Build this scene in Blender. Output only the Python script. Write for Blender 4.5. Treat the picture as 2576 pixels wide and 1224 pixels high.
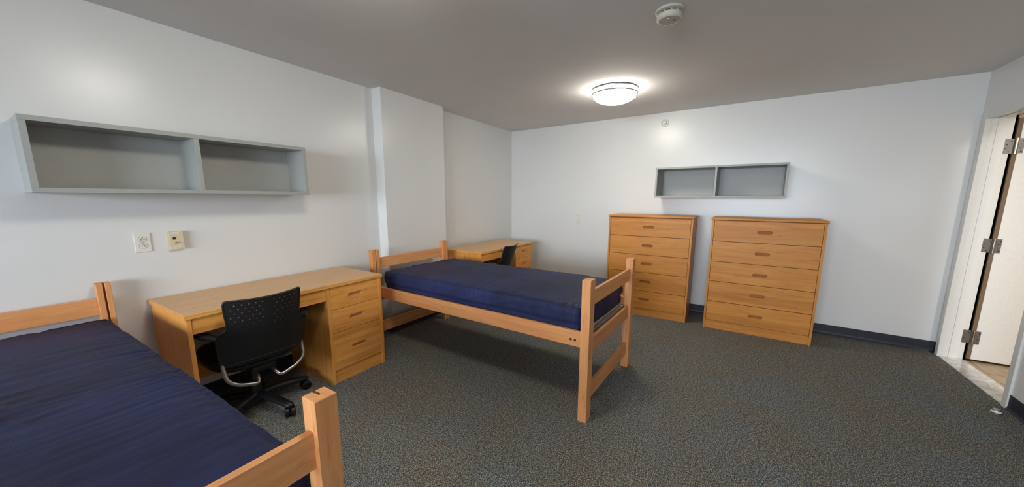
import bpy, bmesh, math, random
from mathutils import Vector, Matrix, noise, geometry
random.seed(7)
PI = math.pi
C = bpy.context.scene.collection
for o in list(bpy.data.objects):
    bpy.data.objects.remove(o)

# ------------------------------------------------------------------ camera
YAW, PITCH, ROLL, FOC = 0.5496, 0.1631, 0.0033, 885.28
CAM = Vector((2.9786, 0.0, 1.3774))
fw = Vector((-math.sin(YAW)*math.cos(PITCH), math.cos(YAW)*math.cos(PITCH), -math.sin(PITCH)))
r0 = Vector((math.cos(YAW), math.sin(YAW), 0)); u0 = r0.cross(fw)
rr = r0*math.cos(ROLL)+u0*math.sin(ROLL); uu = -r0*math.sin(ROLL)+u0*math.cos(ROLL)
cd = bpy.data.cameras.new('camera'); cam = bpy.data.objects.new('camera', cd); C.objects.link(cam)
cam.matrix_world = Matrix(((rr.x, uu.x, -fw.x, CAM.x), (rr.y, uu.y, -fw.y, CAM.y), (rr.z, uu.z, -fw.z, CAM.z), (0, 0, 0, 1)))
cd.sensor_fit = 'HORIZONTAL'; cd.sensor_width = 36.0
cd.lens = FOC/2576*36.0
cd.shift_x = -4.08/2576
cd.shift_y = 30.55/2576
cd.clip_start = 0.02; cd.clip_end = 60
bpy.context.scene.camera = cam

# ------------------------------------------------------------------ exposure, world, daylight
vs = bpy.context.scene.view_settings
bpy.context.scene.display_settings.display_device = 'sRGB'
vs.view_transform = 'Standard'; vs.look = 'None'; vs.gamma = 1.0; vs.use_curve_mapping = False
vs.exposure = 0.0
w = bpy.data.worlds.new('world'); bpy.context.scene.world = w; w.use_nodes = True
w.node_tree.nodes['Background'].inputs[0].default_value = (0.62, 0.78, 1.0, 1)
w.node_tree.nodes['Background'].inputs[1].default_value = 0.5

def area(name, loc, rot, sx, sy, power, col):
    l = bpy.data.lights.new(name, 'AREA'); l.shape = 'RECTANGLE'; l.size = sx; l.size_y = sy
    l.energy = power; l.color = col
    o = bpy.data.objects.new(name, l); C.objects.link(o); o.location = loc; o.rotation_euler = rot
    return o
WIN_P, HALL_P, LAMP_E = 4800.0, 60.0, 37.0
area('window_daylight', (3.0, -9.5, 2.3), (PI/2, 0, 0), 15.0, 3.4, WIN_P, (0.80, 0.90, 1.0))
area('hall_door_fill', (5.05, 2.3, 2.30), (0, 0, 0), 0.3, 0.4, HALL_P, (0.97, 0.98, 1.0))  # added unseen fill in the hall, brightens the open door leaf

# ------------------------------------------------------------------ room constants (metres)
H = 2.3878; W = 4.6636; FY = -4.1
def LX(y): return -0.0078*y                 # left wall face
def BY(x): return 4.8514-0.0576*x           # back wall face
COR_Y = BY(W)

# ------------------------------------------------------------------ material helpers
def srgb(r, g, b):
    f = lambda c: (c/255/12.92 if c/255 <= 0.04045 else ((c/255+0.055)/1.055)**2.4)
    return (f(r), f(g), f(b), 1)
class NT:
    def __init__(s, name):
        s.m = bpy.data.materials.new(name); s.m.use_nodes = True; s.t = s.m.node_tree
        s.b = s.t.nodes['Principled BSDF']
    def n(s, typ, **kw):
        nd = s.t.nodes.new(typ)
        for k, v in kw.items():
            if hasattr(nd, k): setattr(nd, k, v)
        return nd
    def l(s, a, b): s.t.links.new(a, b)
    def set(s, **kw):
        for k, v in kw.items():
            s.b.inputs[k.replace('_', ' ')].default_value = v
    def coords(s, scale=(1, 1, 1), rand=True, kind='Object'):
        tc = s.n('ShaderNodeTexCoord'); mp = s.n('ShaderNodeMapping')
        mp.inputs['Scale'].default_value = scale
        s.l(tc.outputs[kind], mp.inputs['Vector'])
        if rand:
            oi = s.n('ShaderNodeObjectInfo'); mu = s.n('ShaderNodeMath', operation='MULTIPLY'); mu.inputs[1].default_value = 37.0
            s.l(oi.outputs['Random'], mu.inputs[0]); s.l(mu.outputs[0], mp.inputs['Location'])
        return mp.outputs[0]
    def noise(s, vec, scale, detail=2, rough=0.5):
        x = s.n('ShaderNodeTexNoise'); x.inputs['Scale'].default_value = scale
        x.inputs['Detail'].default_value = detail; x.inputs['Roughness'].default_value = rough
        s.l(vec, x.inputs['Vector']); return x
    def ramp(s, fac, stops, interp='LINEAR'):
        r = s.n('ShaderNodeValToRGB'); r.color_ramp.interpolation = interp
        e = r.color_ramp.elements
        while len(e) < len(stops): e.new(0.5)
        for i, (p, c) in enumerate(stops):
            e[i].position = p; e[i].color = c
        s.l(fac, r.inputs['Fac']); return r.outputs['Color']
    def mix(s, a, b, fac, mode='MIX'):
        x = s.n('ShaderNodeMix', data_type='RGBA', blend_type=mode)
        if isinstance(fac, (int, float)): x.inputs[0].default_value = fac
        else: s.l(fac, x.inputs[0])
        for k, v in ((6, a), (7, b)):
            if isinstance(v, tuple): x.inputs[k].default_value = v
            else: s.l(v, x.inputs[k])
        return x.outputs[2]
    def bump(s, h, strength, dist=0.01):
        x = s.n('ShaderNodeBump'); x.inputs['Strength'].default_value = strength; x.inputs['Distance'].default_value = dist
        s.l(h, x.inputs['Height']); s.l(x.outputs[0], s.b.inputs['Normal'])

def plain(name, col, rough=0.5, metal=0.0, spec=0.5, bump=0.0, bs=200):
    t = NT(name); t.set(Base_Color=col, Roughness=rough, Metallic=metal)
    t.b.inputs['Specular IOR Level'].default_value = spec
    v = t.coords(rand=False)
    nz = t.noise(v, bs, 3)
    if bump: t.bump(nz.outputs['Fac'], bump, 0.002)
    else:
        c = t.ramp(nz.outputs['Fac'], [(0.3, tuple(x*0.94 for x in col[:3])+(1,)), (0.7, tuple(min(1, x*1.05) for x in col[:3])+(1,))])
        t.l(c, t.b.inputs['Base Color'])
    return t.m

def wood(name, axis, light, mid, dark, rough=0.42, strip=0.085, stripaxis=None):
    """honey maple; grain along axis (0,1,2), glued-up boards across stripaxis"""
    t = NT(name)
    sc = [34.0, 34.0, 34.0]; sc[axis] = 2.6
    v = t.coords(tuple(sc))
    n1 = t.noise(v, 1.0, 5, 0.6)
    n1.inputs['Distortion'].default_value = 0.6
    c = t.ramp(n1.outputs['Fac'], [(0.2, dark), (0.5, mid), (0.8, light)])
    # board to board tone
    tc = t.n('ShaderNodeTexCoord'); sp = t.n('ShaderNodeSeparateXYZ'); t.l(tc.outputs['Object'], sp.inputs[0])
    sa = stripaxis if stripaxis is not None else (2 if axis != 2 else 1)
    q = t.n('ShaderNodeMath', operation='DIVIDE'); q.inputs[1].default_value = strip
    t.l(sp.outputs[sa], q.inputs[0])
    fl = t.n('ShaderNodeMath', operation='FLOOR'); t.l(q.outputs[0], fl.inputs[0])
    wn = t.n('ShaderNodeTexWhiteNoise', noise_dimensions='1D'); t.l(fl.outputs[0], wn.inputs['W'])
    tone = t.ramp(wn.outputs['Value'], [(0, (0.88, 0.84, 0.80, 1)), (1, (1.06, 1.06, 1.04, 1))])
    c = t.mix(c, tone, 1.0, 'MULTIPLY')
    # short dark pore flecks and small knots
    sc2 = [210.0, 210.0, 210.0]; sc2[axis] = 16.0
    n2 = t.noise(t.coords(tuple(sc2)), 1.0, 2)
    fl2 = t.ramp(n2.outputs['Fac'], [(0.60, (0, 0, 0, 1)), (0.70, (1, 1, 1, 1))])
    sc3 = [9.0, 9.0, 9.0]; sc3[axis] = 4.0
    n3 = t.noise(t.coords(tuple(sc3)), 1.0, 2)
    msk = t.ramp(n3.outputs['Fac'], [(0.42, (0, 0, 0, 1)), (0.6, (1, 1, 1, 1))])
    f = t.mix(fl2, msk, 1.0, 'MULTIPLY')
    f2 = t.n('ShaderNodeMath', operation='MULTIPLY'); f2.inputs[1].default_value = 0.5; t.l(f, f2.inputs[0])
    c = t.mix(c, tuple(x*0.35 for x in dark[:3])+(1,), f2.outputs[0])
    sc4 = [22.0, 22.0, 22.0]; sc4[axis] = 9.0
    n5 = t.noise(t.coords(tuple(sc4)), 1.0, 3, 0.6)
    kn = t.ramp(n5.outputs['Fac'], [(0.64, (0, 0, 0, 1)), (0.80, (0.45, 0.45, 0.45, 1))])
    c = t.mix(c, tuple(x*0.5 for x in dark[:3])+(1,), kn)
    t.l(c, t.b.inputs['Base Color'])
    t.set(Roughness=rough); t.b.inputs['Specular IOR Level'].default_value = 0.3
    t.bump(n1.outputs['Fac'], 0.06, 0.002)
    return t.m

WL, WM, WD = srgb(210, 150, 76), srgb(200, 133, 60), srgb(180, 111, 46)
wx, wy, wz = [wood('honey_maple_grain_'+'xyz'[a], a, WL, WM, WD) for a in range(3)]
BL_, BM_, BD_ = srgb(224, 166, 114), srgb(216, 151, 98), srgb(194, 126, 76)
DL_, DM_, DD_ = srgb(232, 172, 98), srgb(226, 157, 80), srgb(204, 134, 62)
dwy, dwz = [wood('desk_maple_grain_'+'xyz'[a], a, DL_, DM_, DD_) for a in (1, 2)]
bwx, bwy, bwz = [wood('bed_maple_grain_'+'xyz'[a], a, BL_, BM_, BD_, strip=0.3) for a in range(3)]
laminate = wood('desk_top_laminate', 1, srgb(224, 184, 138), srgb(217, 174, 126), srgb(206, 162, 112), rough=0.38, strip=5, stripaxis=2)
slotwood = plain('drawer_pull_recess_shade', srgb(166, 104, 50), 0.75)  # pull recess woods: darker than the fronts, recess shade put into the colour
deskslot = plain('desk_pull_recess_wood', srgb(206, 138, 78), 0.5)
darkwood = plain('inner_carcass_wood', srgb(92, 54, 30), 0.6)

def wallmat(name, col, rough, bump=0.12):
    t = NT(name); v = t.coords(rand=False, kind='Object')
    n = t.noise(v, 260, 3, 0.6); n2 = t.noise(v, 1.3, 2)
    c = t.ramp(n2.outputs['Fac'], [(0.3, tuple(x*0.97 for x in col[:3])+(1,)), (0.7, col)])
    t.l(c, t.b.inputs['Base Color']); t.set(Roughness=rough)
    t.b.inputs['Specular IOR Level'].default_value = 0.5
    t.bump(n.outputs['Fac'], bump, 0.0015); return t.m
M_wall = wallmat('satin_white_wall_paint', (0.74, 0.735, 0.720, 1), 0.28, 0.06)
M_ceil = wallmat('matt_ceiling_paint', (0.77, 0.745, 0.73, 1), 0.9, 0.3)
M_hallwall = wallmat('hall_wall_paint', srgb(176, 160, 132), 0.6)
M_frame = plain('door_frame_gloss_paint', (0.72, 0.715, 0.69, 1), 0.3)
M_door = plain('door_white_paint', (0.78, 0.775, 0.76, 1), 0.35)
M_base = plain('black_vinyl_baseboard', srgb(34, 36, 48), 0.5)
M_shelf = plain('grey_shelf_laminate', srgb(160, 162, 158), 0.45)
M_shelfback = plain('grey_shelf_inner_laminate', srgb(172, 172, 168), 0.5)
M_plastic = plain('black_chair_plastic', srgb(22, 22, 25), 0.38, bump=0.25, bs=900)
M_seatfab = plain('black_seat_vinyl', srgb(16, 16, 18), 0.3)
M_silver = plain('brushed_silver_tube', srgb(176, 172, 164), 0.32, 1.0)
M_caster = plain('black_caster_rubber', srgb(14, 14, 15), 0.3)
M_white = plain('white_plate_plastic', srgb(226, 221, 210), 0.35)
M_ivory = plain('ivory_plate_plastic', srgb(216, 200, 166), 0.4)
M_ivory2 = plain('ivory_surface_box', srgb(196, 168, 124), 0.45)
M_dark = plain('dark_slot', srgb(28, 26, 24), 0.6)
M_ring = plain('grey_outline_seam', srgb(128, 124, 116), 0.5)
M_port = plain('blue_network_port', srgb(14, 44, 62), 0.4)
M_steel = plain('dull_hinge_steel', srgb(118, 116, 114), 0.45, 0.7)
M_chrome = plain('polished_hinge_pin', srgb(200, 196, 188), 0.2, 1.0)
M_nickel = plain('brushed_nickel_band', srgb(150, 148, 146), 0.35, 0.9)
M_detector = plain('off_white_detector_plastic', srgb(196, 192, 180), 0.4)
M_detslot = plain('detector_dark_vents', srgb(84, 78, 62), 0.7)
M_support = plain('ivory_bed_support_metal', srgb(206, 194, 172), 0.4, 0.2)
M_text = plain('grey_print', srgb(120, 108, 96), 0.6)

def m_emit():
    t = NT('glowing_frosted_glass')
    t.set(Base_Color=(0.9, 0.9, 0.86, 1), Roughness=0.25)
    t.b.inputs['Emission Color'].default_value = (1.0, 0.95, 0.83, 1)
    t.b.inputs['Emission Strength'].default_value = LAMP_E
    return t.m
M_glow = m_emit()

def m_carpet():
    t = NT('charcoal_speckled_loop_carpet')
    v = t.coords(rand=False)
    n1 = t.noise(v, 250, 3, 0.8); n2 = t.noise(v, 85, 3, 0.75); n3 = t.noise(v, 210, 2, 0.7)
    a = t.ramp(n1.outputs['Fac'], [(0.40, srgb(18, 18, 18)), (0.5, srgb(88, 90, 88)), (0.60, srgb(206, 206, 202))])
    sp = t.n('ShaderNodeSeparateColor'); t.l(n3.outputs['Color'], sp.inputs[0])
    hue = t.ramp(sp.outputs[1], [(0.40, srgb(238, 206, 182)), (0.47, srgb(228, 220, 212)), (0.53, srgb(210, 226, 214)), (0.60, srgb(200, 214, 236))])
    c = t.mix(a, hue, 0.9, 'MULTIPLY')
    b = t.ramp(n2.outputs['Fac'], [(0.38, (0.50, 0.50, 0.50, 1)), (0.62, (1.62, 1.62, 1.62, 1))])
    c = t.mix(c, b, 1.0, 'MULTIPLY')
    n4 = t.noise(v, 2.2, 3)
    d = t.ramp(n4.outputs['Fac'], [(0.36, (1.08, 1.00, 0.94, 1)), (0.5, (1.04, 1.04, 1.02, 1)), (0.64, (1.02, 1.06, 1.14, 1))])
    c = t.mix(c, d, 1.0, 'MULTIPLY')
    t.l(c, t.b.inputs['Base Color']); t.set(Roughness=0.95)
    t.b.inputs['Specular IOR Level'].default_value = 0.15
    t.bump(n1.outputs['Fac'], 0.6, 0.004); return t.m
M_carpet = m_carpet()

def m_mattress():
    t = NT('navy_nylon_mattress_cover')
    v = t.coords(rand=False)
    n = t.noise(v, 3.0, 3)
    c = t.ramp(n.outputs['Fac'], [(0.3, srgb(37, 41, 64)), (0.7, srgb(47, 52, 88))])
    wv = t.n('ShaderNodeTexWave', wave_type='BANDS', bands_direction='X'); wv.inputs['Scale'].default_value = 55
    wv.inputs['Distortion'].default_value = 0.4; t.l(v, wv.inputs['Vector'])
    wv2 = t.n('ShaderNodeTexWave', wave_type='BANDS', bands_direction='Y'); wv2.inputs['Scale'].default_value = 55
    wv2.inputs['Distortion'].default_value = 0.4; t.l(v, wv2.inputs['Vector'])
    g = t.mix(wv.outputs['Color'], wv2.outputs['Color'], 0.5)
    sh = t.ramp(g, [(0.15, (0.86, 0.86, 0.86, 1)), (0.5, (1, 1, 1, 1))])
    c = t.mix(c, sh, 1.0, 'MULTIPLY')
    t.l(c, t.b.inputs['Base Color']); t.set(Roughness=0.48)
    t.b.inputs['Specular IOR Level'].default_value = 0.08
    cr = t.noise(v, 26, 4, 0.62)
    hh = t.mix(g, cr.outputs['Color'], 0.9)
    t.bump(hh, 0.22, 0.006); return t.m
M_matt = m_mattress()

def m_marble():
    t = NT('white_marble_threshold'); v = t.coords(rand=False)
    n = t.noise(v, 7, 6, 0.6); n.inputs['Distortion'].default_value = 1.5
    c = t.ramp(n.outputs['Fac'], [(0.42, srgb(206, 204, 200)), (0.5, srgb(184, 180, 174)), (0.56, srgb(214, 212, 208))])
    t.l(c, t.b.inputs['Base Color']); t.set(Roughness=0.12); return t.m
M_marble = m_marble()
def m_hallfloor():
    t = NT('tan_vinyl_tile_floor'); v = t.coords((1, 1, 1), rand=False)
    n = t.noise(t.coords((60, 5, 1), rand=False), 1, 4)
    c = t.ramp(n.outputs['Fac'], [(0.3, srgb(150, 126, 98)), (0.7, srgb(190, 168, 138))])
    br = t.n('ShaderNodeTexBrick'); br.inputs['Scale'].default_value = 3.3; br.offset = 0
    br.inputs['Color1'].default_value = (1, 1, 1, 1); br.inputs['Color2'].default_value = (0.92, 0.92, 0.92, 1)
    br.inputs['Mortar'].default_value = (0.4, 0.36, 0.3, 1); br.inputs['Mortar Size'].default_value = 0.012
    br.inputs['Brick Width'].default_value = 1.0; br.inputs['Row Height'].default_value = 1.0
    t.l(v, br.inputs['Vector'])
    c = t.mix(c, br.outputs['Color'], 1.0, 'MULTIPLY')
    t.l(c, t.b.inputs['Base Color']); t.set(Roughness=0.4); return t.m
M_hallfloor = m_hallfloor()

# ------------------------------------------------------------------ mesh helpers
def bx(bm, x0, y0, z0, x1, y1, z1, bev=0.0, seg=2):
    r = bmesh.ops.create_cube(bm, size=1.0)
    vs_ = r['verts']
    for v in vs_:
        v.co = Vector((x0+(v.co.x+0.5)*(x1-x0), y0+(v.co.y+0.5)*(y1-y0), z0+(v.co.z+0.5)*(z1-z0)))
    if bev:
        es = list({e for v in vs_ for e in v.link_edges})
        bmesh.ops.bevel(bm, geom=es, offset=bev, segments=seg, affect='EDGES', profile=0.5)
def box(*a, **k):
    bm = bmesh.new(); bx(bm, *a, **k); return bm
def tube(bm, pts, r, n=12, cap=True, flat=1.0):
    pts = [Vector(p) for p in pts]; rings = []; ref = None
    rs = r if isinstance(r, (list, tuple)) else [r]*len(pts)
    for i, p in enumerate(pts):
        d = (pts[min(i+1, len(pts)-1)]-pts[max(i-1, 0)]).normalized()
        if ref is None: ref = Vector((0, 0, 1)) if abs(d.z) < 0.9 else Vector((0, 1, 0))
        a = (ref-d*ref.dot(d)).normalized(); b = d.cross(a); ref = a
        rings.append([bm.verts.new(p+a*math.cos(2*PI*k/n)*rs[i]*flat+b*math.sin(2*PI*k/n)*rs[i]) for k in range(n)])
    for i in range(len(rings)-1):
        for k in range(n):
            bm.faces.new((rings[i][k], rings[i][(k+1) % n], rings[i+1][(k+1) % n], rings[i+1][k]))
    if cap:
        bm.faces.new(rings[0][::-1]); bm.faces.new(rings[-1])
def smooth_path(pts, rad=0.03, n=5):
    pts = [Vector(p) for p in pts]; out = [pts[0]]
    for i in range(1, len(pts)-1):
        a, b, c = pts[i-1], pts[i], pts[i+1]
        r_ = min(rad, (a-b).length*0.48, (c-b).length*0.48)
        p, q = b+(a-b).normalized()*r_, b+(c-b).normalized()*r_
        for k in range(n+1):
            t = k/n; out.append(p*(1-t)**2+b*2*t*(1-t)+q*t*t)
    out.append(pts[-1]); return out
def lathe(bm, prof, cx=0, cy=0, n=48, close=True):
    rings = []
    for r, z in prof:
        if r < 1e-6: rings.append([bm.verts.new((cx, cy, z))])
        else: rings.append([bm.verts.new((cx+r*math.cos(2*PI*k/n), cy+r*math.sin(2*PI*k/n), z)) for k in range(n)])
    for a, b in zip(rings, rings[1:]):
        for k in range(n):
            A, A2, B, B2 = a[k % len(a)], a[(k+1) % len(a)], b[k % len(b)], b[(k+1) % len(b)]
            f = [A]; 
            for q in (A2, B2, B):
                if q not in f: f.append(q)
            if len(f) > 2: bm.faces.new(f)
def make(name, bm, mat, parent=None, loc=None, rot=None, smooth=False, ang=35, mods=None):
    bmesh.ops.recalc_face_normals(bm, faces=bm.faces[:])
    me = bpy.data.meshes.new(name); bm.to_mesh(me); bm.free(); me.materials.append(mat)
    o = bpy.data.objects.new(name, me); C.objects.link(o)
    if smooth:
        for p in me.polygons: p.use_smooth = True
        me.set_sharp_from_angle(angle=math.radians(ang))
    if parent is not None: o.parent = parent
    if loc is not None: o.location = loc
    if rot is not None: o.rotation_euler = rot
    return o
def tag(o, label, cat, group=None):
    o['label'] = label; o['category'] = cat
    if group: o['group'] = group
    return o
def thing(name, label, cat, loc=(0, 0, 0), rz=0, group=None):
    o = bpy.data.objects.new(name, None); C.objects.link(o); o.empty_display_size = 0.1
    o.location = loc; o.rotation_euler = (0, 0, rz); return tag(o, label, cat, group)
def struct(name, bm, mat, **k):
    o = make(name, bm, mat, **k); o['kind'] = 'structure'; return o
def stadium(cx, cy, hw, hh, n=8):
    pts = []
    for k in range(n+1):
        a = -PI/2+PI*k/n; pts.append((cx+hw-hh+hh*math.cos(a), cy+hh*math.sin(a)))
    for k in range(n+1):
        a = PI/2+PI*k/n; pts.append((cx-hw+hh+hh*math.cos(a), cy+hh*math.sin(a)))
    return pts
def inpoly(p, poly):
    c = False; j = len(poly)-1
    for i in range(len(poly)):
        a, b = poly[i], poly[j]
        if (a[1] > p[1]) != (b[1] > p[1]) and p[0] < (b[0]-a[0])*(p[1]-a[1])/(b[1]-a[1])+a[0]: c = not c
        j = i
    return c
def sheet(outline, holes, thick, grid=0.0, fn=None, bev=0.0):
    """flat panel with holes in 2D (a,b), thickness along c; fn maps (a,b,c) to a 3D point"""
    fn = fn or (lambda a, b, c: Vector((a, b, c)))
    loops = [outline]+holes; co = []; ed = []
    for lp in loops:
        s = len(co); co += [Vector(p) for p in lp]
        ed += [(s+i, s+(i+1) % len(lp)) for i in range(len(lp))]
    if grid:
        xs = [p[0] for p in outline]; ys = [p[1] for p in outline]
        x = min(xs)+grid/2
        while x < max(xs):
            y = min(ys)+grid/2
            while y < max(ys):
                if inpoly((x, y), outline) and not any(inpoly((x, y), h) for h in holes): co.append(Vector((x, y)))
                y += grid
            x += grid
    v2, e2, f2, _, _, _ = geometry.delaunay_2d_cdt(co, ed, [], 0, 1e-6)
    keep = []
    for f in f2:
        c = (sum(v2[i][0] for i in f)/len(f), sum(v2[i][1] for i in f)/len(f))
        if inpoly(c, outline) and not any(inpoly(c, h) for h in holes): keep.append(f)
    bm = bmesh.new()
    A = [bm.verts.new(fn(v[0], v[1], 0)) for v in v2]; B = [bm.verts.new(fn(v[0], v[1], thick)) for v in v2]
    cnt = {}
    for f in keep:
        bm.faces.new([A[i] for i in f]); bm.faces.new([B[i] for i in reversed(f)])
        for i in range(len(f)):
            a, b = f[i], f[(i+1) % len(f)]; cnt[(a, b)] = 1
    for (a, b) in cnt:
        if (b, a) not in cnt: bm.faces.new((A[b], A[a], B[a], B[b]))
    bmesh.ops.delete(bm, geom=[v for v in bm.verts if not v.link_faces], context='VERTS')
    return bm

# ================================================================== SETTING
T = 0.155
def quadprism(pts, z0, z1):
    bm = bmesh.new()
    a = [bm.verts.new((x, y, z0)) for x, y in pts]; b = [bm.verts.new((x, y, z1)) for x, y in pts]
    bm.faces.new(a[::-1]); bm.faces.new(b); n = len(pts)
    for i in range(n): bm.faces.new((a[i], a[(i+1) % n], b[(i+1) % n], b[i]))
    return bm
struct('floor', box(-0.3, FY-0.3, -0.12, W, 5.2, 0.0), M_carpet)
struct('ceiling', box(-0.3, FY-0.3, H, 6.7, 5.2, H+0.12), M_ceil)
struct('wall_left', quadprism([(LX(FY), FY), (LX(FY)-T, FY), (LX(5.0)-T, 5.0), (LX(BY(0)), BY(0)+0.0)], 0, H), M_wall)
struct('wall_back', quadprism([(LX(4.85)-T, BY(-0.2)), (W+T, BY(W+T)), (W+T, BY(W+T)+T), (LX(4.85)-T, BY(-0.2)+T)], 0, H), M_wall)
CX = 0.1052; C1, C2 = 2.3071, 3.1568
struct('wall_pillar', quadprism([(LX(C1), C1), (CX, C1), (CX+LX(C2)-LX(C1), C2), (LX(C2), C2)], 0, H), M_wall)
# right wall with the door opening
DY0, DY1, DZ = 3.600, 4.486, 2.010      # clear opening
FWD = 0.05                                # face width of steel frame
def wall_right():
    bm = bmesh.new()
    bx(bm, W, FY, 0, W+T, DY0-FWD+0.02, H); bx(bm, W, DY1+FWD-0.02, 0, W+T, BY(W), H)
    bx(bm, W, DY0-FWD+0.02, DZ+FWD-0.02, W+T, DY1+FWD-0.02, H); return bm
struct('wall_right', wall_right(), M_wall)
# front wall (behind the camera) with its window opening
WX0, WX1, WZ0, WZ1 = 0.8, 3.8, 0.85, 2.1
def wall_front():
    bm = bmesh.new(); y0, y1 = FY-T, FY
    bx(bm, -0.2, y0, 0, WX0, y1, H); bx(bm, WX1, y0, 0, W+T, y1, H)
    bx(bm, WX0, y0, 0, WX1, y1, WZ0); bx(bm, WX0, y0, WZ1, WX1, y1, H); return bm
struct('wall_front', wall_front(), M_wall)
def win():
    bm = bmesh.new(); y0, y1 = FY-0.1, FY-0.05
    for a in (WX0, (WX0+WX1)/2-0.02, WX1-0.04): bx(bm, a, y0, WZ0, a+0.04, y1, WZ1)
    for z in (WZ0, WZ1-0.04): bx(bm, WX0+0.04, y0, z, WX1-0.04, y1, z+0.04)
    return bm
struct('window_1', win(), M_frame)

# hall beyond the door
struct('floor_hall', box(W+0.146, 2.0, -0.12, 6.6, 5.2, -0.004), M_hallfloor)
struct('wall_hall', (lambda bm: (bx(bm, 6.3, 2.0, 0, 6.5, 5.2, H), bx(bm, W+T, 4.575, 0, 6.3, 5.0, H), bx(bm, W+T, 1.9, 0, 6.3, 2.05, H), bm)[-1])(bmesh.new()), M_hallwall)
struct('trim_threshold', box(W-0.003, DY0, -0.02, W+0.147, DY1, 0.006, bev=0.002), M_marble)
# pressed steel door frame: face, reveal, stop, rebate
def door_frame():
    bm = bmesh.new(); f = 0.012
    for s, y in ((1, DY1), (-1, DY0)):
        # face strip on the room side
        a, b = sorted((y, y+s*FWD)); bx(bm, W-f, a, 0, W+0.02, b, DZ+FWD, bev=0.002)
        a, b = sorted((y+s*0.006, y+s*0.03)); bx(bm, W-0.002, a, 0, W+0.055, b, DZ+0.02)      # first reveal
        a, b = sorted((y, y+s*0.03)); bx(bm, W+0.055, a, 0, W+0.111, b, DZ+0.02, bev=0.0015)       # stop
        a, b = sorted((y+s*0.014, y+s*0.03)); bx(bm, W+0.1155, a, 0, W+T+0.002, b, DZ+0.02)             # rebate
        a, b = sorted((y+s*0.014, y+s*FWD)); bx(bm, W+T-0.01, a, 0, W+T+0.002, b, DZ+FWD)
    bx(bm, W-f+0.001, DY0, DZ, W+0.02, DY1, DZ+FWD-0.001)
    bx(bm, W+0.02, DY0-0.01, DZ+0.006, W+0.055, DY1+0.01, DZ+0.03)
    bx(bm, W+0.055, DY0-0.01, DZ, W+0.111, DY1+0.01, DZ+0.03)
    bx(bm, W+0.111, DY0-0.01, DZ+0.014, W+T+f-0.001, DY1+0.01, DZ+0.03)
    bx(bm, W+T-0.01, DY0, DZ+0.014, W+T+f-0.001, DY1, DZ+FWD)
    return bm
struct('trim_door', door_frame(), M_frame)
# open door leaf, swung into the hall
dr = struct('door_1', box(4.848, 4.488, 0.018, 5.74, 4.534, 2.0, bev=0.002), M_door)
make('door_edge', box(4.8240, 4.490, 0.018, 4.8482, 4.532, 2.0), plain('raw_brown_door_edge', srgb(112, 92, 70), 0.7), dr)
for zc in (1.789, 1.001, 0.212):
    bm = bmesh.new(); h = 0.057
    bx(bm, 4.779, DY1+0.0105, zc-h, 4.826, DY1+0.0150, zc+h)
    # second leaf, turned onto the edge of the door
    bx(bm, 4.844, 4.484, zc-h, 4.874, 4.488, zc+h)
    hg = make('hinge', bm, M_steel, dr)
    bm = bmesh.new(); tube(bm, [(4.834, 4.483, zc-h-0.003), (4.834, 4.483, zc+h+0.003)], 0.008, 14)
    make('hinge_pin', bm, M_chrome, hg, smooth=True)
    bm = bmesh.new()
    for dz, dx in ((0.038, 0.034), (0.012, 0.012), (-0.016, 0.009), (-0.042, 0.026)):
        for x, y in ((4.779+dx, DY1+0.0105), (4.852+dx*0.4, 4.484)):
            r = bmesh.ops.create_cone(bm, cap_ends=True, segments=10, radius1=0.0042, radius2=0.0042, depth=0.002)
            bmesh.ops.transform(bm, matrix=Matrix.Translation((x, y, zc+dz)) @ Matrix.Rotation(PI/2, 4, 'X'), verts=r['verts'])
    make('screw', bm, M_dark, hg)

# baseboards: vinyl cove
def cove(p0, p1, nrm, h=0.102):
    bm = bmesh.new(); prof = [(0, 0), (0.016, 0), (0.012, 0.006), (0.006, 0.014), (0.004, 0.03), (0.004, h-0.003), (0.002, h), (0, h)]
    ra = []
    for p in (p0, p1):
        ra.append([bm.verts.new((p[0]+nrm[0]*d, p[1]+nrm[1]*d, z)) for d, z in prof])
    n = len(prof)
    for i in range(n): bm.faces.new((ra[0][i], ra[0][(i+1) % n], ra[1][(i+1) % n], ra[1][i]))
    bm.faces.new(ra[0][::-1]); bm.faces.new(ra[1]); return bm
struct('baseboard_back', cove((0.0, BY(0.0)), (W, BY(W)), (-0.0575, -0.998)), M_base)
struct('baseboard_left', cove((LX(FY), FY), (LX(C1), C1), (1, 0)), M_base)
struct('baseboard_left_far', cove((LX(C2), C2), (LX(4.8), 4.8), (1, 0)), M_base)
struct('baseboard_pillar', cove((CX, C1-0.002), (CX-0.007, C2), (1, 0)), M_base)
struct('baseboard_pillar_side', cove((LX(C1), C1), (CX+0.004, C1), (0, -1)), M_base)
struct('baseboard_right', cove((W, FY), (W, DY0-FWD), (-1, 0)), M_base)
struct('baseboard_right_far', cove((W, DY1+FWD), (W, BY(W)), (-1, 0)), M_base)

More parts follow.
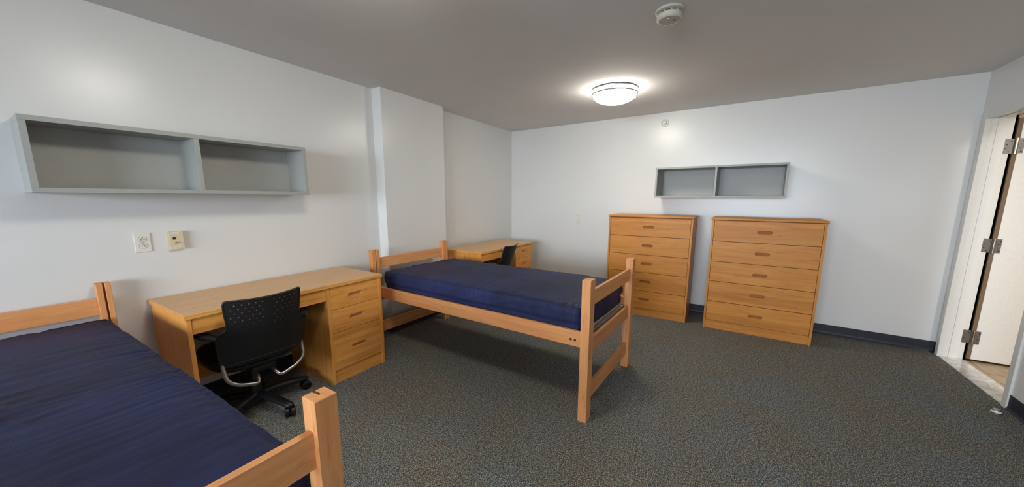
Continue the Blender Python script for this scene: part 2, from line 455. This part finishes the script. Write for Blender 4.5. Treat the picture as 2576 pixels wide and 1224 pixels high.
# ================================================================== DRAWER FRONT
def drawer_front(parent, a0, a1, z0, z1, fn, mat, th=0.018, pull=True, hw=0.060, hh=0.0155, name='drawer'):
    """fn(a, z, c): a along the front, c outwards"""
    ac, zc = (a0+a1)/2, (z0+z1)/2
    out = [(a0, z0), (a1, z0), (a1, z1), (a0, z1)]
    holes = [stadium(ac, zc, hw, hh)] if pull else []
    d = make(name, sheet(out, holes, th, fn=lambda a, z, c: fn(a, z, c)), mat, parent)
    if pull:
        st = stadium(ac, zc, hw, hh); bm = bmesh.new()
        st2 = stadium(ac, zc, hw-0.004, hh-0.004)
        A = [bm.verts.new(fn(a, z, th-0.001)) for a, z in st]; B = [bm.verts.new(fn(a, z, 0.003)) for a, z in st2]
        n = len(st)
        for i in range(n):
            bm.faces.new((A[i], A[(i+1) % n], B[(i+1) % n], B[i]))
        bm.faces.new(B)
        # routed round-over lip
        L0 = [bm.verts.new(fn(a, z, th+0.0006)) for a, z in stadium(ac, zc, hw+0.003, hh+0.003)]
        for i in range(n): bm.faces.new((L0[i], L0[(i+1) % n], A[(i+1) % n], A[i]))
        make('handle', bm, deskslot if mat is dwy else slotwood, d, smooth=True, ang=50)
    return d

# ================================================================== DESKS
def desk(label, x0, y0, length=1.232, depth=0.5925, group=None):
    t = thing('desk', label, 'desk', (x0, y0, 0), 0, group)
    fx = depth-0.008; P = 0.021
    bm = bmesh.new(); bx(bm, 0, 0, 0.738, depth, length, 0.762, bev=0.0025)
    make('desk_top', bm, laminate, t)
    # solid wood edge banding round the top
    bm = bmesh.new(); bx(bm, depth-0.001, -0.001, 0.7375, depth+0.0015, length+0.001, 0.7600, bev=0.0005)
    bx(bm, 0, -0.0015, 0.7375, depth, -0.0002, 0.7600)
    make('edge_band', bm, dwy, t)
    for a, b in ((0.008, 0.008+P), (0.767, 0.767+P), (length-0.008-P-0.004, length-0.008)):
        make('side_panel', box(0.01, a, 0, fx, b, 0.738, bev=0.0012), dwz, t)
    fn = lambda a, z, c: Vector((fx-0.022+c, a, z))
    drawer_front(t, 0.031, 0.765, 0.648, 0.733, fn, dwy, pull=False)
    make('back_panel', box(0.012, 0.029, 0.17, 0.03, 0.767, 0.275), dwy, t)
    a0, a1 = 0.790, length-0.034
    for z0, z1 in ((0.569, 0.732), (0.3935, 0.5655), (0.102, 0.390)):
        drawer_front(t, a0, a1, z0, z1, fn, dwy)
    make('kick_board', box(fx-0.03, 0.788, 0, fx-0.012, length-0.033, 0.097), dwy, t)
    make('carcass', box(0.02, 0.789, 0.1, fx-0.024, length-0.034, 0.735), darkwood, t)
    return t
D1Y = 0.6001
desk('long honey maple desk with three drawers, between the near bed and the pillar', 0.002, D1Y)
desk('maple desk in the far corner, partly hidden behind the middle bed', 0.023, 3.160, 1.225, 0.592)

# ================================================================== BEDS
def post(x0, y0, px, py, h, slot):
    """square post; slot = +1 groove on its +x face, -1 on its -x face"""
    sw, sd = 0.0085, px*0.55; ym = y0+py*0.52
    if slot < 0: pts = [(x0, y0), (x0+px, y0), (x0+px, y0+py), (x0, y0+py), (x0, ym+sw/2), (x0+sd, ym+sw/2), (x0+sd, ym-sw/2), (x0, ym-sw/2)]
    else: pts = [(x0, y0), (x0+px, y0), (x0+px, ym-sw/2), (x0+px-sd, ym-sw/2), (x0+px-sd, ym+sw/2), (x0+px, ym+sw/2), (x0+px, y0+py), (x0, y0+py)]
    bm = quadprism(pts, 0, h)
    es = [e for e in bm.edges if abs(e.verts[0].co.z-h) < 1e-5 and abs(e.verts[1].co.z-h) < 1e-5]
    es += [e for e in bm.edges if abs(e.verts[0].co.z-e.verts[1].co.z) > 0.5]
    bmesh.ops.bevel(bm, geom=es, offset=0.0015, segments=1, affect='EDGES')
    return bm
def bed(label, x0, y0, rz, L, Wd, px, py, h, group):
    t = thing('bed_frame', label, 'bed', (x0, y0, 0), rz, group)
    for x, s in ((0, 1), (L-px, -1)):
        for y in (0, Wd-py):
            make('post', post(x, y, px, py, h, s), bwz, t)
    for x in (px-0.04, L-px+0.016):       # head and foot boards
        for z0, z1, nm in ((0.731, 0.826, 'end_board'), (0.4236, 0.5224, 'end_board'), (0.1115, 0.214, 'end_board')):
            make(nm, box(x, py-0.008, z0, x+0.022, Wd-py+0.008, z1, bev=0.0025), bwy, t)
    for y in (0.004, Wd-0.028):
        r_ = make('side_rail', box(px-0.012, y, 0.480, L-px+0.012, y+0.024, 0.580, bev=0.003), bwx, t)
        yy = y-0.001 if y < 0.1 else y+0.0245
        for xc in (px+0.022, px+0.05, L-px-0.035, L-px-0.063):
            bm = bmesh.new(); q = bmesh.ops.create_cone(bm, cap_ends=True, segments=16, radius1=0.0078, radius2=0.0078, depth=0.002)
            bmesh.ops.transform(bm, matrix=Matrix.Translation((xc, yy, 0.522)) @ Matrix.Rotation(PI/2, 4, 'X'), verts=q['verts'])
            make('bolt_hole', bm, M_dark, r_)
    # metal support frame with cross slats
    bm = bmesh.new()
    for x in (px+0.055, L-px-0.040): bx(bm, x, 0.03, 0.488, x+0.03, Wd-0.03, 0.514, bev=0.002)
    for y in (0.03, Wd-0.06): bx(bm, px+0.085, y, 0.488, L-px-0.040, y+0.03, 0.512)
    n = 12
    for i in range(1, n):
        x = px+0.085+(L-2*px-0.17)*i/n; bx(bm, x, 0.06, 0.494, x+0.03, Wd-0.06, 0.510)
    make('support_frame', bm, M_support, t)
    return t
def mattress(label, x0, y0, rz, bw, sx, sy, sz, z0, step, wr, seed, group, crumple=None):
    """rounded, slightly slack nylon covered mattress"""
    R = 0.034
    nx, ny, nz = int(sx/step), int(sy/step), max(8, int(sz/step))
    verts = {}; vl = []; faces = []
    def key(i, j, k): return (i, j, k)
    def vid(i, j, k):
        q = (i, j, k)
        if q not in verts: verts[q] = len(vl); vl.append(q)
        return verts[q]
    for i in range(nx):
        for j in range(ny):
            faces.append((vid(i, j, nz), vid(i+1, j, nz), vid(i+1, j+1, nz), vid(i, j+1, nz)))
    bi = 4                                   # coarse underside
    for i in range(nx):
        for k in range(nz):
            faces.append((vid(i, 0, k), vid(i+1, 0, k), vid(i+1, 0, k+1), vid(i, 0, k+1)))
            faces.append((vid(i+1, ny, k), vid(i, ny, k), vid(i, ny, k+1), vid(i+1, ny, k+1)))
    for j in range(ny):
        for k in range(nz):
            faces.append((vid(0, j+1, k), vid(0, j, k), vid(0, j, k+1), vid(0, j+1, k+1)))
            faces.append((vid(nx, j, k), vid(nx, j+1, k), vid(nx, j+1, k+1), vid(nx, j, k+1)))
    for i in range(nx):
        for j in range(ny):
            faces.append((vid(i, j+1, 0), vid(i+1, j+1, 0), vid(i+1, j, 0), vid(i, j, 0)))
    def warp(t):                             # more rows near the rounded rims
        return t
    out = []
    for (i, j, k) in vl:
        p = Vector((i/nx*sx, j/ny*sy, k/nz*sz))
        inner = Vector((min(max(p.x, R), sx-R), min(max(p.y, R), sy-R), min(max(p.z, R), sz-R)))
        d = p-inner
        nrm = d.normalized() if d.length > 1e-6 else Vector((0, 0, 1))
        q = inner+nrm*R if (d.length > 1e-6) else p
        # general loft of the top, edges drooping
        ex = min(q.x, sx-q.x); ey = min(q.y, sy-q.y)
        if k > 0:
            dome = 0.012*(1-math.exp(-min(ex, ey)/0.12))
            q.z += dome*(q.z/sz)
        # vertical/lateral pleats fanning from the edges
        s = Vector((q.x*9+seed, q.y*1.5, q.z*3)) if ey < ex else Vector((q.x*1.5+seed, q.y*9, q.z*3))
        fine = noise.noise(Vector((s.x*4.6, s.y*3.0+q.x*2, s.z*4)))*(0.4+noise.noise(Vector((q.x*4, q.y*4, seed+5)))*1.2)
        tfall = math.exp(-max(0, min(ex, ey))/0.13)
        a = noise.noise(s*2.4)+0.5*noise.noise(s*5.3+Vector((3, 1, 7)))
        pl = (1-abs(a)*2)
        amp = wr*(0.25+tfall)*(0.35+0.9*max(0, noise.noise(Vector((q.x*2.1, q.y*2.1, seed)))+0.35))
        rim = math.exp(-((min(ex, ey)-0.045)/0.05)**2) if nrm.z > 0.3 else 0.0
        dd = pl*amp+fine*wr*(1.5*rim+0.25*tfall)
        if nrm.z < 0.75:                     # the sides: an upper band bulging over the seam
            dd += 0.011/(1+math.exp(-(q.z-sz*0.50)/0.0025))+fine*wr*0.35
            dd += wr*1.8*max(0, noise.noise(Vector((q.x*7-q.z*22+q.y*7, q.z*9, seed+60))))*(1.0 if q.z > sz*0.5 else 0.3)
            dd += wr*1.1*noise.noise(Vector((q.x*3+q.y*3, q.z*26, seed+40)))*(1.0 if q.z < sz*0.5 else 0.3)
        # long soft folds
        dd += wr*0.9*noise.noise(Vector((q.x*2.2+q.y*3.0, q.y*6-q.x*1.0, seed+q.z*4)))
        if crumple and k > 0:
            for (cx_, cy_, cr_, ca) in crumple:
                rr_ = math.hypot(q.x-cx_, q.y-cy_)
                if rr_ < cr_*2:
                    g = math.exp(-(rr_/cr_)**2)
                    b1 = 1-abs(noise.noise(Vector((q.x*7+3, q.y*16, seed+9))))*3.2
                    b2 = 1-abs(noise.noise(Vector((q.x*15, q.y*5, seed+19))))*3.2
                    dd += ca*g*(max(0, b1)+max(0, b2))
        # seam line round the side
        q = q+nrm*dd
        out.append(q)
    me = bpy.data.meshes.new('mattress'); me.from_pydata([tuple(v) for v in out], [], faces); me.update()
    for p in me.polygons: p.use_smooth = True
    me.materials.append(M_matt)
    o = bpy.data.objects.new('mattress', me); C.objects.link(o)
    m = Matrix.Translation((bw[0], bw[1], 0)) @ Matrix.Rotation(rz, 4, 'Z') @ Matrix.Translation((x0, y0, z0))
    o.matrix_world = m
    return tag(o, label, 'mattress', group)
B2 = (0.2011, 2.0062); RZ2 = -0.0381
bed('honey maple single bed frame standing in the middle of the room, head against the pillar', B2[0], B2[1], RZ2, 2.1256, 0.957, 0.0549, 0.074, 0.9033, 'single bed frames')
mattress('dark navy mattress lying whole in view on the middle bed frame', 0.160, 0.040, RZ2, B2, 1.880, 0.878, 0.196, 0.519, 0.0095, 0.0042, 3.3, 'navy mattresses')
B1 = (0.0279, 0.4525-0.957)
bed('honey maple single bed frame in the near left foreground under the wrinkled mattress', B1[0], B1[1], 0, 2.1682, 0.957, 0.0537, 0.0559, 0.9072, 'single bed frames')
mattress('wrinkled navy mattress on the bed frame in the near left foreground', 0.095, 0.045, 0, B1, 1.99, 0.868, 0.198, 0.519, 0.0085, 0.0042, 8.1, 'navy mattresses', crumple=[(0.98, 0.30, 0.20, 0.012), (0.70, 0.12, 0.22, 0.010), (1.15, 0.12, 0.25, 0.007)])

# ================================================================== DRESSERS
def dresser(label, x0, y0, rz, group):
    t = thing('dresser', label, 'chest of drawers', (x0, y0, 0), rz, group)
    w_, d_, h_ = 0.926, 0.463, 1.1807; P = 0.02
    bm = bmesh.new(); bx(bm, 0, 0, 1.1590, w_, d_, h_, bev=0.006, seg=3); make('dresser_top', bm, wx, t, smooth=True)
    for a in (0.009, w_-0.009-P): make('side_panel', box(a, 0.010, 0, a+P, d_-0.002, 1.159, bev=0.0012), wz, t)
    fn = lambda a, z, c: Vector((a, 0.034-c, z))
    zs = [0.0909, 0.3028, 0.5184, 0.7288, 0.9431, 1.1560]
    for z0, z1 in zip(zs, zs[1:]):
        drawer_front(t, 0.009+P+0.003, w_-0.009-P-0.003, z0+0.0028, z1-0.0022, fn, wx, th=0.02)
    make('kick_board', box(0.029, 0.026, 0, w_-0.029, 0.044, 0.088), wx, t)
    make('carcass', box(0.0295, 0.040, 0.089, w_-0.0295, d_-0.004, 1.1585), darkwood, t)
    return t
dresser('honey maple five-drawer dresser standing left of its twin, behind the bed foot', 1.7301, 4.2109, -0.0097, 'five-drawer dressers')
dresser('honey maple five-drawer dresser nearer the door, all five drawers in full view', 2.8141, 4.1781, -0.0362, 'five-drawer dressers')

# ================================================================== WALL SHELVES (local: x along, y = 0 at wall, +y out)
def shelf(label, loc, rz, L, hgt, d, th, div, group):
    t = thing('wall_shelf', label, 'wall shelf', loc, rz, group); e = 0.001
    make('shelf_board', box(0, 0, 0, L, d, th, bev=e), M_shelf, t)
    make('shelf_board', box(0, 0, hgt-th, L, d, hgt, bev=e), M_shelf, t)
    for x, nm in ((0, 'end_panel'), (L-th, 'end_panel'), (div-th/2, 'divider')):
        make(nm, box(x, 0, th, x+th, d-0.0005, hgt-th, bev=e), M_shelf, t)
    make('back_board', box(th, 0.002, th, L-th, 0.012, hgt-th), M_shelfback, t)
    return t
# on the left wall: +x out of wall
S1D = 0.235
shelf('large grey two-bay wall shelf above the near desk', (LX(0.25)-0.004, 1.506, 1.3935), -PI/2, 1.262, 0.3475, S1D, 0.0235, 1.506-0.870, 'grey box shelves')
xs0, xs1 = 2.2241, 3.4394
ang = math.atan(-0.0576)
shelf('grey two-bay wall shelf on the back wall above the pair of dressers', (xs1, BY(xs1)-0.001, 1.3820), PI+ang, (xs1-xs0)/math.cos(ang), 0.3379, 0.3433, 0.020, (xs1-2.8289), 'grey box shelves')

# ================================================================== OFFICE CHAIRS  (sitter faces -x)
REC = [0.13]
def bsurf(y, z, c):
    x = 0.287-1.25*y*y+REC[0]*(z-0.6)-0.25*max(0, 0.52-z)**1.0*0.4
    return Vector((x-c, y, z))
def chair(label, loc, rz, group):
    t = thing('office_chair', label, 'chair', loc, rz, group)
    # perforated backrest
    half = [(0.0, 0.805), (0.08, 0.806), (0.15, 0.809), (0.188, 0.812), (0.198, 0.808), (0.2005, 0.797), (0.199, 0.76), (0.194, 0.71), (0.190, 0.675), (0.192, 0.655), (0.199, 0.640), (0.212, 0.628), (0.228, 0.618), (0.235, 0.606), (0.236, 0.58), (0.231, 0.50), (0.225, 0.440), (0.220, 0.426), (0.208, 0.421), (0.17, 0.427), (0.11, 0.436), (0.05, 0.441), (0, 0.442)]
    outline = [(-y, z) for y, z in reversed(half)]+half[1:-1]
    dots = []
    for r_ in range(7):
        z = 0.783-0.0235*r_
        for k in range(5):
            y = 0.030+0.032*k+(0.016 if r_ % 2 else 0.0)
            if y > 0.176: continue
            if r_ == 6 and k > 3: continue
            for s in (1, -1): dots.append((s*y, z))
    holes = [[(a+0.0039*math.cos(2*PI*q/8), b+0.0039*math.sin(2*PI*q/8)) for q in range(8)] for a, b in dots]
    make('backrest', sheet(outline, holes, 0.008, grid=0.016, fn=bsurf), M_plastic, t, smooth=True, ang=40)
    # rolled rim
    bm = bmesh.new(); tube(bm, [bsurf(a, b, 0.004) for a, b in outline]+[bsurf(outline[0][0], outline[0][1], 0.004)], 0.0065, 8)
    make('backrest_rim', bm, M_plastic, t, smooth=True)
    # seat cushion and pan
    bm = bmesh.new(); n = 40
    def ringpts(s, z, dx=0):
        o = []
        for k in range(n):
            a = 2*PI*k/n; c, s_ = math.cos(a), math.sin(a)
            e = 0.62
            o.append((-0.02+dx+s*0.235*math.copysign(abs(c)**e, c), s*0.25*math.copysign(abs(s_)**e, s_), z))
        return o
    rings = [ringpts(0.90, 0.392), ringpts(0.98, 0.398), ringpts(1.0, 0.415), ringpts(0.99, 0.435), ringpts(0.95, 0.450), ringpts(0.85, 0.458), ringpts(0.6, 0.455), ringpts(0.3, 0.449)]
    vr = [[bm.verts.new(p) for p in r_] for r_ in rings]
    for a, b in zip(vr, vr[1:]):
        for k in range(n): bm.faces.new((a[k], a[(k+1) % n], b[(k+1) % n], b[k]))
    bm.faces.new(vr[0][::-1]); bm.faces.new(vr[-1])
    make('seat', bm, M_seatfab, t, smooth=True, ang=60)
    bm = bmesh.new()
    rings = [ringpts(0.55, 0.345), ringpts(0.8, 0.352), ringpts(0.93, 0.372), ringpts(0.96, 0.3915)]
    vr = [[bm.verts.new(p) for p in r_] for r_ in rings]
    for a, b in zip(vr, vr[1:]):
        for k in range(n): bm.faces.new((a[k], a[(k+1) % n], b[(k+1) % n], b[k]))
    bm.faces.new(vr[0][::-1]); bm.faces.new(vr[-1])
    make('seat_pan', bm, M_plastic, t, smooth=True, ang=60)
    for s in (-1, 1):
        # cantilevered armrest
        bm = bmesh.new()
        pts = smooth_path([(0.215, s*0.228, 0.600), (0.17, s*0.262, 0.615), (0.05, s*0.285, 0.618), (-0.09, s*0.283, 0.622), (-0.13, s*0.275, 0.612)], 0.05, 5)
        N = len(pts); rs = [0.018+0.016*math.sin(PI*min(1, i/(N-1)*0.9+0.12)) for i in range(N)]
        tube(bm, pts, rs, 14, flat=0.5)
        make('armrest', bm, M_plastic, t, smooth=True, ang=60)
        # silver tube from backrest under the seat
        bm = bmesh.new()
        tube(bm, smooth_path([(0.178, s*0.214, 0.500), (0.192, s*0.216, 0.405), (0.214, s*0.212, 0.340), (0.222, s*0.165, 0.300), (0.215, s*0.060, 0.262), (0.175, s*0.045, 0.295), (0.05, s*0.045, 0.330)], 0.035, 6), 0.0115, 14)
        make('back_support_tube', bm, M_silver, t, smooth=True, ang=60)
    bm = bmesh.new(); bx(bm, -0.10, -0.07, 0.305, 0.16, 0.07, 0.348, bev=0.012, seg=3)
    make('tilt_mechanism', bm, M_plastic, t, smooth=True)
    bm = bmesh.new(); lathe(bm, [(0, 0.31), (0.024, 0.31), (0.024, 0.20), (0.030, 0.198), (0.030, 0.10), (0, 0.10)], n=24)
    make('gas_column', bm, M_plastic, t, smooth=True)
    bm = bmesh.new(); lathe(bm, [(0, 0.125), (0.036, 0.123), (0.044, 0.112), (0.046, 0.075), (0.04, 0.068), (0, 0.068)], n=28)
    hub = make('hub', bm, M_plastic, t, smooth=True)
    for k in range(5):
        a = math.radians(12+72*k); ca, sa = math.cos(a), math.sin(a)
        bm = bmesh.new()
        prof = [(0.02, 0.098), (0.10, 0.100), (0.20, 0.092), (0.27, 0.082), (0.302, 0.077), (0.312, 0.072)]
        tube(bm, [(ca*r_, sa*r_, z) for r_, z in prof], [0.032, 0.030, 0.027, 0.025, 0.024, 0.014], 12, flat=0.8)
        lg = make('leg', bm, M_plastic, t, smooth=True, ang=60)
        th = a+0.9+k*0.6; cx, cy = ca*0.295, sa*0.295
        wx_, wy_ = math.cos(th), math.sin(th)
        bm = bmesh.new()
        for s in (-1, 1):
            tube(bm, [(cx+wx_*s*o_, cy+wy_*s*o_, 0.0325) for o_ in (0.004, 0.007, 0.025, 0.029)], [0.028, 0.0325, 0.0325, 0.026], 20)
        bx(bm, cx-0.012, cy-0.012, 0.028, cx+0.012, cy+0.012, 0.074, bev=0.003)
        make('caster', bm, M_caster, lg, smooth=True)
    return t
chair('black perforated-back office chair with silver tubes, tucked into the near desk', (0.413, 0.945, 0), 0, 'black office chairs')
REC[0] = 0.36
chair('black perforated-back office chair at the far corner desk, only its top showing above the bed', (0.430, 3.560, 0), 0.16, 'black office chairs')

# ================================================================== CEILING LIGHTS
def ceiling_light(label, x, y, group):
    t = thing('ceiling_light', label, 'ceiling light', (x, y, H), 0, group)
    bm = bmesh.new(); lathe(bm, [(0, -0.001), (0.208, -0.001), (0.212, -0.006), (0.210, -0.014), (0.200, -0.016), (0, -0.016)]); make('base_pan', bm, M_nickel, t, smooth=True)
    bm = bmesh.new()
    prof = [(0.198, -0.0165), (0.203, -0.022), (0.203, -0.050)]
    for k in range(1, 13):
        a = PI/2*k/12; prof.append((0.200*math.cos(a), -0.050-0.082*math.sin(a)))
    prof[-1] = (0, -0.132)
    lathe(bm, prof); make('glass_dome', bm, M_glow, t, smooth=True, ang=80)
    bm = bmesh.new(); lathe(bm, [(0.204, -0.042), (0.211, -0.043), (0.212, -0.050), (0.208, -0.055), (0.202, -0.054)], n=56); make('trim_band', bm, M_nickel, t, smooth=True)
    for k in range(3):
        a = math.radians(10+120*k)
        bm = bmesh.new(); bx(bm, -0.004, -0.003, -0.074, 0.004, 0.002, -0.012, bev=0.001)
        bmesh.ops.transform(bm, matrix=Matrix.Rotation(a, 4, 'Z') @ Matrix.Translation((0, -0.2125, 0)), verts=bm.verts)
        make('band_clip', bm, M_nickel, t)
    return t
ceiling_light('round glowing flush ceiling light with a nickel band, near the middle of the ceiling', 1.945, 3.500, 'flush ceiling lights')
ceiling_light('flush ceiling light above the near end of the room, outside the photo', 1.74, 0.90, 'flush ceiling lights')

# ================================================================== SMOKE DETECTOR
t = thing('smoke_detector', 'round off-white smoke detector on the ceiling at the top edge', 'smoke detector', (2.600, 2.238, H))
bm = bmesh.new(); lathe(bm, [(0, -0.001), (0.073, -0.001), (0.075, -0.006), (0.072, -0.012), (0.060, -0.016), (0, -0.016)]); make('mounting_base', bm, M_detector, t, smooth=True)
bm = bmesh.new(); lathe(bm, [(0.0, -0.015), (0.052, -0.015), (0.052, -0.026), (0, -0.026)]); make('vent_ring', bm, M_detslot, t)
for k in range(10):
    a = 2*PI*k/10; bm = bmesh.new(); q = bmesh.ops.create_cube(bm, size=1)
    bmesh.ops.transform(bm, matrix=Matrix.Rotation(a, 4, 'Z') @ Matrix.Translation((0.053, 0, -0.0205)) @ Matrix.Diagonal((0.008, 0.006, 0.010, 1)), verts=q['verts'])
    make('vent_rib', bm, M_detector, t)
bm = bmesh.new(); lathe(bm, [(0, -0.025), (0.062, -0.025), (0.066, -0.031), (0.065, -0.047), (0.058, -0.055), (0.051, -0.0565), (0.050, -0.055), (0.0, -0.055)]); make('detector_body', bm, M_detector, t, smooth=True)
bm = bmesh.new(); lathe(bm, [(0, -0.054), (0.009, -0.054), (0.008, -0.059), (0, -0.060)], 0.0, -0.028, 20); make('test_button', bm, M_detector, t, smooth=True)
bm = bmesh.new(); bx(bm, 0.024, -0.006, -0.0575, 0.029, 0.004, -0.054); bx(bm, 0.020, 0.000, -0.057, 0.034, 0.004, -0.054); make('indicator', bm, M_dark, t)

# ================================================================== WALL PLATES
def outlet():
    t = thing('wall_outlet', 'white duplex power outlet on the left wall under the large shelf', 'power outlet', (LX(0.62)+0.0, 0.6215, 1.106), 0)
    f = lambda a, z, c: Vector((c, a, z))
    bm = bmesh.new(); bx(bm, 0, -0.035, -0.057, 0.006, 0.035, 0.057, bev=0.002); make('cover_plate', bm, M_white, t)
    for zc in (0.0195, -0.0195):
        out = stadium(0, zc, 0.0175, 0.0145, 8)
        ring = stadium(0, zc, 0.0190, 0.0160, 8)
        make('socket_seam', sheet(ring, [], 0.0004, fn=lambda a, z, c: f(a, z, 0.0058+c)), M_ring, t)
        s = make('socket', sheet(out, [], 0.0024, fn=lambda a, z, c: f(a, z, 0.0058+c)), M_white, t)
        bm = bmesh.new()
        bx(bm, 0.0082, -0.0075, zc-0.006, 0.0086, -0.0050, zc+0.003); bx(bm, 0.0082, 0.0045, zc-0.006, 0.0086, 0.0070, zc+0.003)
        bx(bm, 0.0082, 0.0065, zc-0.003, 0.0086, 0.0105, zc-0.0008); bx(bm, 0.0082, -0.003, zc+0.0065, 0.0086, 0.003, zc+0.0105)
        make('slot', bm, M_dark, s)
    bm = bmesh.new(); tube(bm, [(0.006, 0, 0), (0.0072, 0, 0)], 0.0028, 12); make('screw', bm, M_ring, t)
outlet()
def dataplate():
    t = thing('network_jack', 'ivory network and cable jack plate right of the power outlet', 'wall jack', (LX(0.77), 0.7695, 1.106), 0)
    bm = bmesh.new(); bx(bm, 0, -0.033, -0.0565, 0.020, 0.033, 0.0565, bev=0.0015); make('surface_box', bm, M_ivory2, t)
    bm = bmesh.new(); bx(bm, 0.0202, -0.0335, -0.057, 0.0245, 0.0335, 0.057, bev=0.0012); make('cover_plate', bm, M_ivory, t)
    bm = bmesh.new(); bx(bm, 0.0246, -0.018, 0.006, 0.0262, -0.004, 0.021); make('network_port', bm, M_port, t)
    bm = bmesh.new(); tube(bm, [(0.0245, -0.007, -0.014), (0.030, -0.007, -0.014), (0.034, -0.004, -0.015)], [0.0065, 0.0060, 0.0045], 12); make('coax_port', bm, M_chrome, t, smooth=True)
    for z, nm in ((0.046, 'label_strip'), (-0.046, 'label_strip')):
        bm = bmesh.new(); bx(bm, 0.0245, -0.024, z-0.0055, 0.0249, 0.024, z+0.0055); s = make(nm, bm, M_white, t)
        bm = bmesh.new(); bx(bm, 0.02495, -0.0225, z-0.004, 0.0252, -0.0215, z+0.004); bx(bm, 0.02495, 0.016, z-0.003, 0.0252, 0.0215, z+0.003)
        for q in range(7): bx(bm, 0.02495, -0.014+q*0.0038, z-0.001, 0.0252, -0.0118+q*0.0038, z+0.0008)
        make('printed_mark', bm, M_text, s)
dataplate()
t = thing('blank_wall_plate', 'small white blank wall plate on the back wall left of the dressers', 'wall plate', (1.117, BY(1.117), 1.0900), ang)
bm = bmesh.new(); bx(bm, -0.036, -0.009, -0.058, 0.036, 0, 0.058, bev=0.0015); make('cover_plate', bm, M_white, t)
for z in (0.042, -0.042):
    bm = bmesh.new(); tube(bm, [(0, -0.0090, z), (0, -0.0104, z)], 0.0045, 12); make('screw', bm, M_ring, t)
# small round fixture high on the back wall
t = thing('wall_sprinkler', 'small round white fixture high on the back wall under the ceiling', 'sprinkler', (2.211, BY(2.211), 2.268), ang)
def lathe_y(prof, n=36):
    bm = bmesh.new(); lathe(bm, prof, n=n)
    bmesh.ops.transform(bm, matrix=Matrix.Rotation(PI/2, 4, 'X'), verts=bm.verts); return bm
make('escutcheon', lathe_y([(0, 0), (0.045, 0), (0.045, 0.004), (0.040, 0.009), (0.030, 0.010), (0.029, 0.004), (0, 0.004)]), M_white, t, smooth=True)
make('cap', lathe_y([(0, 0.004), (0.022, 0.004), (0.023, 0.026), (0.019, 0.031), (0, 0.032)]), M_white, t, smooth=True)
# floor mounted door stop
t = thing('door_stop', 'small domed metal door stop screwed to the carpet by the doorway', 'door stop', (4.565, 3.432, 0))
bm = bmesh.new(); lathe(bm, [(0, 0.0), (0.028, 0.0), (0.028, 0.006), (0.022, 0.008), (0.021, 0.026), (0.016, 0.033), (0, 0.035)], n=28); make('dome', bm, M_nickel, t, smooth=True)
bm = bmesh.new(); lathe(bm, [(0.0215, 0.012), (0.0235, 0.013), (0.0235, 0.023), (0.0215, 0.024)], n=28); make('rubber_band', bm, M_white, t, smooth=True)
